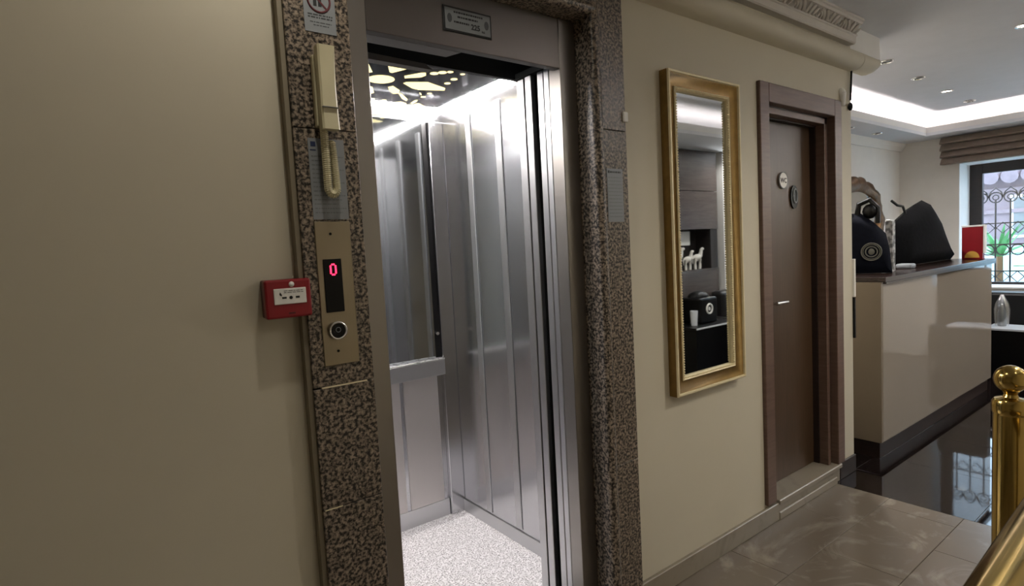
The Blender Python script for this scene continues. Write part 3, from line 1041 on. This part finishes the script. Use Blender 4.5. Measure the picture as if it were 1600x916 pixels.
gb = thing('garment_bundle', (5.4, 1.66, zt), 'large black cloth bundle with a pointed top on the counter', 'bag')
pf = [(4.84, 0.0), (4.80, 0.16), (4.80, 0.30), (4.86, 0.345), (5.02, 0.40), (5.22, 0.47), (5.38, 0.505), (5.52, 0.43), (5.70, 0.32), (5.82, 0.20), (5.98, 0.06), (6.08, 0.0)]
pf = [(u - 5.4, z + zt) for u, z in pf]
link('cloth_cover', pillow(pf, (5.4, 1.66, 0), (1, 0, 0), 0.10, 5, 0.4), 'blackcloth', gb, True)
link('hanger_hook', B().tube([(5.04, 1.66, zt + 0.40), (5.02, 1.67, zt + 0.455), (4.97, 1.69, zt + 0.465), (4.92, 1.71, zt + 0.50)], 0.010, 8), 'black', gb, True)
tag(link('tissue_pack', B().box((4.66, 1.50, zt), (4.76, 1.60, zt + 0.035), 0.012, 2), 'paper'), 'small pale folded pack on the counter in front of the black bundle', 'tissue pack')

rbx = thing('gift_bag', (5.98, 1.475, zt), 'red gift bag with a golden half circle at the far counter end', 'bag')
rq = Matrix.Rotation(-0.24, 4, 'Z')
link('bag_body', B().box((5.94, 1.405, zt), (6.00, 1.545, zt + 0.27), 0.003), 'red', rbx)
b = B()
b.prism([(5.9395, 1.475 + 0.05 * math.cos(PI * k / 14), zt + 0.015 + 0.055 * math.sin(PI * k / 14)) for k in range(15)], (-0.001, 0, 0))
link('half_circle', b, 'yellow', rbx)
b = B()
b.box((5.938, 1.402, zt + 0.271), (6.002, 1.548, zt + 0.285), 0.002)
b.box((5.945, 1.392, zt + 0.05), (6.0, 1.4035, zt + 0.285), 0.002)
link('white_edge', b, 'offwhite', rbx)

# round carved mirror on the recess wall
rm = thing('carved_mirror', (6.27, YB, 1.2), 'oval mirror in a carved bronze frame on the wall behind the counter', 'mirror')
b = B()
NS = 56
rings = []
for k in range(NS):
    a = 2 * PI * k / NS
    c, s_ = math.cos(a), math.sin(a)
    bulge = 0.016 * math.cos(18 * a)
    sec = []
    for j in range(10):
        q = PI * j / 9
        rr = -0.075 + 0.15 * (0.5 - 0.5 * math.cos(q)) + (bulge if j > 5 else 0)
        yy = YB - 0.002 - (0.050 + 0.012 * math.cos(7 * a + 1)) * math.sin(q)
        sec.append((6.27 + (0.52 + rr) * c, yy, 1.54 + (0.34 + rr) * s_))
    rings.append(sec)
b.sweep(rings, None, closed=True)
link('carved_frame', b, 'bronze', rm, True)
link('glass', B().prism([(6.27 + 0.47 * math.cos(2 * PI * k / 40), YB - 0.012, 1.54 + 0.29 * math.sin(2 * PI * k / 40)) for k in range(40)], (0, 0.004, 0)), 'mirror', rm)

# ---- windows
wn = sroot('window_1', (XW + 0.35, 1.52, 0.76), 'window behind wrought iron grille at the far end')
b = B()
fx0, fx1 = XW + 0.345, XW + 0.405
b.box((fx0, 1.836, 0.762), (fx1, 1.950, 2.065), 0.003)
b.box((fx0, 0.576, 0.762), (fx1, 0.68, 2.065), 0.003)
b.box((fx0, 0.68, 1.955), (fx1, 1.836, 2.065), 0.003)
b.box((fx0, 0.68, 0.762), (fx1, 1.836, 0.80), 0.003)
link('frame', b, 'frame', wn)
link('mullion', B().box((fx0, 1.215, 0.801), (fx1, 1.285, 1.954), 0.003), 'frame', wn)
for ya, yb in ((0.681, 1.214), (1.286, 1.835)):
    link('pane', B().box((fx0 + 0.025, ya, 0.801), (fx0 + 0.031, yb, 1.954)), 'glass', wn)
link('sill', B().box((XW - 0.02, 0.576, 0.7605), (fx0, 1.9505, 0.775)), 'white', wn)
for ya, yb in ((1.944, 1.9508), (0.5755, 0.582)):
    link('reveal', B().box((XW + 0.001, ya, 0.776), (fx0 - 0.001, yb, 2.065)), 'white', wn)
link('reveal', B().box((XW + 0.001, 0.583, 2.058), (fx0 - 0.001, 1.943, 2.0655)), 'white', wn)

gr = thing('window_grille', (XW + 0.6, 1.5, 0.72), 'black wrought iron grille outside the far window', 'grille')
gx = XW + 0.60
bars = [1.53 + 0.125 * k for k in range(-8, 4)]
for yv in bars:
    link('bar', B().cyl((gx, yv, 0.70), (gx, yv, 1.68), 0.008, seg=8), 'iron', gr)
for zz in (0.70, 0.90, 1.19, 1.42):
    link('cross_bar', B().box((gx - 0.006, 0.48, zz - 0.006), (gx + 0.006, 2.02, zz + 0.006)), 'iron', gr)
for i, yv in enumerate(bars):
    c = yv + 0.0625
    b = B()
    b.tube([(gx, c + 0.055 * math.cos(2 * PI * k / 20), 1.13 + 0.055 * math.sin(2 * PI * k / 20)) for k in range(20)], 0.006, 6, True)
    link('ring', b, 'iron', gr, True)
    b = B()
    b.tube([(gx, yv + 0.055 * math.cos(2 * PI * k / 20), 1.70 + 0.055 * math.sin(2 * PI * k / 20)) for k in range(20)], 0.006, 6, True)
    b.tube([(gx, yv + 0.026 * math.cos(2 * PI * k / 14), 1.70 + 0.026 * math.sin(2 * PI * k / 14)) for k in range(14)], 0.005, 6, True)
    b.tube([(gx, yv - 0.0625, 1.70), (gx, yv - 0.045, 1.76), (gx, yv, 1.80), (gx, yv + 0.045, 1.76), (gx, yv + 0.0625, 1.70)], 0.006, 6)
    link('scroll', b, 'iron', gr, True)
    for zc in (0.84, 1.37):
        b = B()
        b.tube([(gx, c - 0.055, zc), (gx, c, zc + 0.06), (gx, c + 0.055, zc), (gx, c, zc - 0.06)], 0.006, 6, True)
        link('diamond', b, 'iron', gr)

bl = thing('roman_blind', (XW - 0.1, 1.5, 2.06), 'brown roman blind folded at the top of the far window', 'blind')
y0b, y1b = 0.42, 2.085
for k in range(4):
    z1 = 2.345 - 0.072 * k
    off = 0.012 * (k % 2)
    link('fold', B().prism([(7.345, y1b - 0.004 * k, z1), (7.315 - 0.006 * k, y1b - 0.004 * k, z1 - 0.004), (7.262 - 0.006 * k, y1b - 0.004 * k, z1 - 0.062), (7.268 - 0.006 * k, y1b - 0.004 * k, z1 - 0.074), (7.345, y1b - 0.004 * k, z1 - 0.070)], (0, y0b - y1b, 0)), 'blind', bl)

# outdoors
struct('trim_6', B().box((XO + 0.1, -3, -0.12), (16, 7, -0.06)), 'paving', 'pale paving outside the window')
hs_ = thing('neighbour_house', (14, 2.5, -0.06), 'pinkish tiled house seen through the far window', 'house')
link('facade', B().box((14.0, -3.0, -0.06), (14.3, 8.0, 2.5)), 'facade', hs_)
t0 = link('roof_tile', B().cyl((13.6, 0, 2.28), (14.4, 0, 2.55), 0.13, seg=12), 'rooftile', hs_, True, origin=(0, 0, 0))
base = hs_.location
for i in range(32):
    for j in range(2):
        loc = Vector((0.0 + 0.5 * j, 0.28 * i - 2.2, 0.18 * j)) - base
        if i == 0 and j == 0:
            t0.location = loc
        else:
            copy_part(t0, hs_, loc)
for zl in (1.62, 2.02):
    link('ledge', B().box((13.93, -3.0, zl), (14.0, 8.0, zl + 0.07)), 'rooftile', hs_)
for yw in (0.9, 2.3, 3.7):
    wf_ = link('window', B().box((13.97, yw, 1.15), (13.9995, yw + 0.6, 1.95)), 'white', hs_)
    link('pane', B().box((13.965, yw + 0.05, 1.2), (13.9695, yw + 0.55, 1.9)), 'plate', wf_)


def palm(x, y, h, n, ln, label):
    r = thing('spiky_palm', (x, y, -0.06), label, 'plant', 'palms outside the window')
    link('stem', B().cyl((x, y, -0.06), (x, y, h), 0.05, 0.035, 10), 'bronze', r)
    for k in range(n):
        a = 2 * PI * k / n + random.uniform(-0.15, 0.15)
        el = random.uniform(0.1, 1.2)
        pts = []
        for q in range(5):
            t = q / 4
            d = ln * t
            pts.append((x + d * math.cos(a) * math.cos(el), y + d * math.sin(a) * math.cos(el), h + d * math.sin(el) - 0.35 * d * d))
        side = Vector((-math.sin(a), math.cos(a), 0))
        b_ = B()
        rings = []
        for q, p in enumerate(pts):
            w = 0.032 * (1 - (q / 4) ** 1.5) + 0.003
            p = Vector(p)
            rings.append([p - side * w, p + Vector((0, 0, -0.006)), p + side * w, p + Vector((0, 0, 0.006))])
        b_.sweep(rings, None)
        link('leaf', b_, 'leaf', r)


tag(link('garden_wall', B().box((11.0, -3.0, -0.06), (11.15, 8.0, 1.08)), 'paving'), 'low pale garden wall outside the far window', 'wall')
palm(9.4, 2.05, 1.0, 22, 0.62, 'green spiky palm outside the far window, left one')
palm(9.9, 1.45, 0.75, 20, 0.6, 'green spiky palm outside the far window, right one')

# ---- dark seating below the window
sf = thing('leather_sofa', (7.1, 1.4, 0), 'black leather sofa under the far window', 'sofa')
link('backrest', B().box((7.15, 1.13, 0.05), (7.36, 1.70, 0.745), 0.03, 3), 'leather', sf)
link('seat', B().box((6.86, 1.13, 0.06), (7.148, 1.68, 0.40), 0.03, 3), 'leather', sf)
hc = thing('high_back_chair', (7.1, 0.9, 0), 'black high backed chair beside the sofa, mirrored in the glossy counter', 'chair')
link('backrest', B().box((7.18, 0.68, 0.05), (7.36, 1.12, 0.98), 0.04, 3), 'leather', hc)
link('seat', B().box((6.86, 0.70, 0.06), (7.178, 1.10, 0.42), 0.03, 3), 'leather', hc)
tb = thing('side_table', (6.7, 1.35, 0), 'low black table with a thin white top before the sofa', 'table')
link('table_top', B().box((6.52, 0.95, 0.455), (6.84, 1.53, 0.475), 0.003), 'whitetop', tb)
link('base', B().box((6.56, 0.99, 0.0), (6.82, 1.49, 0.4545), 0.003), 'black', tb)
wb = thing('wrapped_bottle', (6.7, 1.44, 0.475), 'bottle wrapped in clear film standing on the low table', 'bottle')
link('bottle', B().lathe([(0.03, 0), (0.034, 0.01), (0.034, 0.12), (0.014, 0.17), (0.013, 0.20), (0.0, 0.202)], (6.7, 1.44, 0.4755), 16), 'plate', wb, True)
b = B()
rings = []
for k, (r, z) in enumerate([(0.05, 0.0), (0.056, 0.06), (0.06, 0.15), (0.05, 0.21), (0.012, 0.29)]):
    rings.append([(6.7 + r * (1 + 0.12 * math.cos(5 * q)) * math.cos(2 * PI * q / 12), 1.44 + r * math.sin(2 * PI * q / 12), 0.4758 + z) for q in range(12)])
b.sweep(rings, None, cap=False)
link('film', b, 'film', wb, True)

# ================================================================== BRASS RAILING
np_ = thing('newel_post', (1.755, 0.36, 0), 'round brass newel post with a ball finial', 'post')
link('shaft', B().cyl((1.757, 0.36, 0.0), (1.757, 0.36, 0.972), 0.0335, seg=32), 'brass', np_, True)
link('collar', B().lathe([(0.034, 0.945), (0.0362, 0.95), (0.0362, 0.974), (0.031, 0.982), (0.016, 0.986), (0.013, 0.993), (0.016, 1.0)], (1.757, 0.36, 0), 32), 'brass', np_, True)
link('ball_finial', B().sph((1.757, 0.36, 1.030), 0.0335, 28), 'brass', np_, True)
link('pin', B().cyl((1.727, 0.35, 0.955), (1.718, 0.347, 0.955), 0.006, seg=10), 'brass', np_, True)
hr = thing('brass_handrail', (1.2, 0.21, 0), 'thick polished brass handrail crossing the lower right corner', 'handrail')
link('rail', B().cyl((0.45, 0.1955, 0.90), (1.70, 0.233, 0.90), 0.030, seg=36), 'brass', hr, True)
for x in (0.50, 1.66):
    link('baluster', B().cyl((x, 0.1955 + (x - 0.45) * 0.03, 0.0), (x, 0.1955 + (x - 0.45) * 0.03, 0.872), 0.018, seg=16), 'brass', hr, True)

# ================================================================== SEEN IN THE GILT MIRROR
cab = thing('wall_cabinet', (5.26, -0.89, 0), 'dark wood cabinet wall with a niche, seen in the gilt mirror', 'cabinet')
cx0, cx1, cy = 4.86, 5.61, -0.78
link('carcass', B().box((4.2, -0.998, 0.0), (cx1, cy - 0.20, ZS - 0.001)), 'cabinetdark', cab)
for (xa, xb, za, zb) in ((cx0, cx1, 1.93, 2.348), (cx0, cx1, 1.525, 1.925), (cx0, cx1, 0.80, 1.08), (cx0, cx1, 0.02, 0.795), (4.2, 4.855, 1.18, 2.348), (4.2, 4.855, 0.02, 1.175)):
    link('door', B().box((xa + 0.002, cy - 0.20, za), (xb - 0.002, cy, zb), 0.002), 'cabinet', cab)
link('shelf', B().box((cx0, cy - 0.2, 1.082), (cx1, cy - 0.004, 1.10)), 'cabinet', cab)
link('end_panel', B().box((cx1 - 0.13, cy - 0.2, 1.102), (cx1 - 0.002, cy - 0.01, 1.523)), 'cabinetdark', cab)
tag(link('small_sign', B().box((4.90, -0.93, 1.36), (5.28, -0.91, 1.51), 0.002), 'offwhite'), 'plain white board at the top of the cabinet niche, reflected in the mirror', 'board')


def figurine(x, s, label):
    r = thing('horse_figurine', (x, -0.86, 1.1005), label, 'figurine', 'white figurines in the niche')
    b_ = B()
    z0 = 1.1005
    y_ = -0.86
    b_.sph((x, y_, z0 + 0.13 * s), 0.05 * s, 12, (1.3, 0.7, 0.8))
    b_.tube([(x + 0.05 * s, y_, z0 + 0.14 * s), (x + 0.075 * s, y_, z0 + 0.19 * s), (x + 0.08 * s, y_, z0 + 0.225 * s)], [0.028 * s, 0.02 * s, 0.016 * s], 8)
    b_.sph((x + 0.10 * s, y_, z0 + 0.225 * s), 0.022 * s, 10, (1.5, 0.7, 0.8))
    for dx in (-0.045, -0.03, 0.035, 0.05):
        b_.tube([(x + dx * s, y_ + (0.015 if dx in (-0.045, 0.035) else -0.015) * s, z0 + 0.11 * s), (x + dx * 1.15 * s, y_, z0 + 0.05 * s), (x + dx * 1.05 * s, y_, z0)], [0.016 * s, 0.010 * s, 0.011 * s], 8)
    b_.tube([(x - 0.06 * s, y_, z0 + 0.15 * s), (x - 0.09 * s, y_, z0 + 0.12 * s), (x - 0.085 * s, y_, z0 + 0.06 * s)], [0.012 * s, 0.01 * s, 0.004 * s], 6)
    link('body', b_, 'ceramic', r, True)


figurine(4.98, 1.0, 'white horse figurine nearest the left of the reflected niche')
figurine(5.16, 0.85, 'white horse figurine in the middle of the reflected niche')
figurine(5.33, 0.95, 'white horse figurine nearest the right of the reflected niche')
tag(link('pilaster', B().box((5.66, -0.999, 0.0), (5.76, -0.74, ZS - 0.001)), 'white'), 'white upright pilaster right of the cabinet, reflected in the gilt mirror', 'pilaster')
bt_ = thing('bar_table', (5.0, -0.45, 0), 'black glossy bar table reflected low in the gilt mirror', 'table')
link('table_top', B().box((4.45, -0.72, 0.58), (5.15, -0.28, 0.60), 0.003), 'black', bt_)
tag(link('edge_strip', B().box((4.45, -0.2798, 0.586), (5.15, -0.272, 0.600), 0.001), 'whitetop', bt_), 'thin white table edge')
link('base', B().box((4.48, -0.70, 0.0), (5.12, -0.30, 0.579)), 'black', bt_)
cm = thing('coffee_machine', (4.86, -0.5, 0.6), 'black coffee machine with a round white dial reflected in the mirror', 'coffee machine')
link('housing', B().box((4.70, -0.64, 0.6005), (4.98, -0.40, 0.85), 0.02, 2), 'black', cm)
link('lid', B().sph((4.84, -0.52, 0.85), 0.12, 16, (1, 0.8, 0.5)), 'black', cm, True)
b = B()
b.tube([(4.84 + 0.045 * math.cos(2 * PI * k / 24), -0.398, 0.74 + 0.045 * math.sin(2 * PI * k / 24)) for k in range(24)], 0.010, 6, True)
b.sph((4.84, -0.399, 0.74), 0.02, 10, (1, 0.3, 1))
tag(link('dial', b, 'offwhite', cm, True), 'round white dial')
tag(link('drinking_glass', B().lathe([(0.028, 0), (0.034, 0.10), (0.036, 0.14), (0.033, 0.14), (0.026, 0.008), (0.0, 0.008)], (4.62, -0.42, 0.6005), 16), 'whitetop', None, True), 'pale glass beside the coffee machine reflected in the mirror', 'glass')
ac = thing('lounge_chair', (5.7, -0.4, 0), 'black leather lounge chair reflected at the foot of the mirror', 'chair')
link('seat', B().box((5.35, -0.70, 0.05), (6.0, -0.1, 0.42), 0.04, 3), 'leather', ac)
link('backrest', B().box((5.35, -0.735, 0.20), (6.0, -0.58, 0.86), 0.04, 3), 'leather', ac)
link('arm', B().box((5.24, -0.72, 0.05), (5.348, -0.1, 0.60), 0.03, 3), 'leather', ac)
link('arm', B().box((6.002, -0.72, 0.05), (6.10, -0.1, 0.60), 0.03, 3), 'leather', ac)


# ================================================================== LAMPS
def spot(x, y, z, on, label, power=0, col=(1, 0.93, 0.80), ang=100, blend=0.6, rad=0.03):
    r = thing('ceiling_spotlight', (x, y, z), label, 'ceiling light', 'recessed ceiling spotlights')
    b_ = B()
    b_.tube([(x + 0.042 * math.cos(2 * PI * k / 24), y + 0.042 * math.sin(2 * PI * k / 24), z - 0.004) for k in range(24)], 0.006, 6, True)
    link('trim_ring', b_, 'chrome', r, True)
    link('lens', B().cyl((x, y, z - 0.003), (x, y, z - 0.0005), 0.036, seg=20), 'lampon' if on else 'plate', r)
    if power:
        ld = D.lights.new('spot', 'SPOT')
        ld.energy = power * LAMP_W
        ld.color = col
        ld.spot_size = math.radians(ang)
        ld.spot_blend = blend
        ld.shadow_soft_size = rad
        lo_ = D.objects.new('bulb', ld)
        COL.objects.link(lo_)
        lo_.parent = r
        lo_.location = (0, 0, -0.012)
    return r


spot(0.50, 1.00, ZC, True, 'ceiling spotlight above the fire call point, out of frame', 17, ang=150, rad=0.035)
spot(2.9, -0.05, ZC, True, 'ceiling spotlight above the corridor, out of frame', 92, ang=150, rad=0.06)
spot(-0.6, 0.2, ZC, True, 'added fill spotlight near the left wall, out of frame', 1.5, ang=150, rad=0.05)  # additional downlight, made up as fill for this side
spot(1.4, -0.5, ZC, True, 'added fill spotlight above the railing, out of frame', 13, ang=150, rad=0.05)  # fill downlight added over the railing, no known source
spot(4.522, 1.60, ZC, False, 'first and nearest unlit ceiling spotlight beside the white beam')
spot(5.246, 1.64, ZC, False, 'second unlit ceiling spotlight from the white beam')
spot(5.985, 1.665, ZC, True, 'brightly lit ceiling spotlight, third from the white beam', 12, (1, 0.95, 0.9))
spot(6.666, 1.68, ZC, False, 'fourth and farthest ceiling spotlight from the white beam')
spot(4.519, 0.88, ZC, True, 'ceiling spotlight at the right edge of the picture', 10, (0.9, 0.95, 1))
spot(5.648, 2.30, ZS, False, 'left spotlight under the soffit behind the counter')
spot(6.263, 2.30, ZS, False, 'right spotlight under the soffit behind the counter')
spot(5.2, 0.1, ZC, True, 'added fill spotlight in front of the reception, out of frame, nearer one', 45, (1, 0.95, 0.9), ang=150, rad=0.05)  # unseen lamp, added to raise the reception ceiling's brightness
spot(6.4, 0.3, ZC, True, 'added fill spotlight in front of the far windows, out of frame', 45, (1, 0.95, 0.9), ang=150, rad=0.05)  # second added reception lamp, brightens the far side


def add_fill_uplight(x, z, power, label):  # made-up wall uplight, fixture and bulb added to brighten the ceiling
    r = thing('fill_uplight', (x, -1.0, z), label, 'added fill lamp', 'added fill uplights on the rear wall')
    link('back_plate', B().box((x - 0.05, -0.9998, z - 0.10), (x + 0.05, -0.985, z + 0.06), 0.003), 'brass', r)
    link('shade', B().lathe([(0.03, -0.10), (0.06, -0.02), (0.095, 0.06), (0.088, 0.06), (0.05, -0.01), (0.0, -0.04)], (x, -0.885, z), 24), 'ceramic', r, True)
    ld = D.lights.new('uplight', 'SPOT')
    ld.energy = power
    ld.color = (0.93, 0.96, 1.0)
    ld.spot_size = math.radians(165)
    ld.spot_blend = 0.8
    ld.shadow_soft_size = 0.06
    o = D.objects.new('bulb', ld)
    COL.objects.link(o)
    o.parent = r
    o.location = (0, 0.115, 0.05)
    o.rotation_euler = (PI, 0, 0)


add_fill_uplight(3.3, 1.75, 40, 'added fill uplight on the rear wall across from the restroom door, out of frame')
add_fill_uplight(6.6, 1.75, 200, 'added fill uplight on the rear wall near the windows, out of frame')
spot(4.30, 1.93, ZC, True, 'added fill spotlight over the near end of the counter, hidden by the white beam', 150, (1, 0.96, 0.94), ang=160, rad=0.05)  # unseen lamp added to light up the recess walls
spot(5.56, -0.50, ZS, True, 'added soffit fill spotlight above the wall cabinet, out of frame', 22, (1, 0.96, 0.93), ang=150, rad=0.04)  # made-up lamp, put in so the cabinet face brightens towards its top
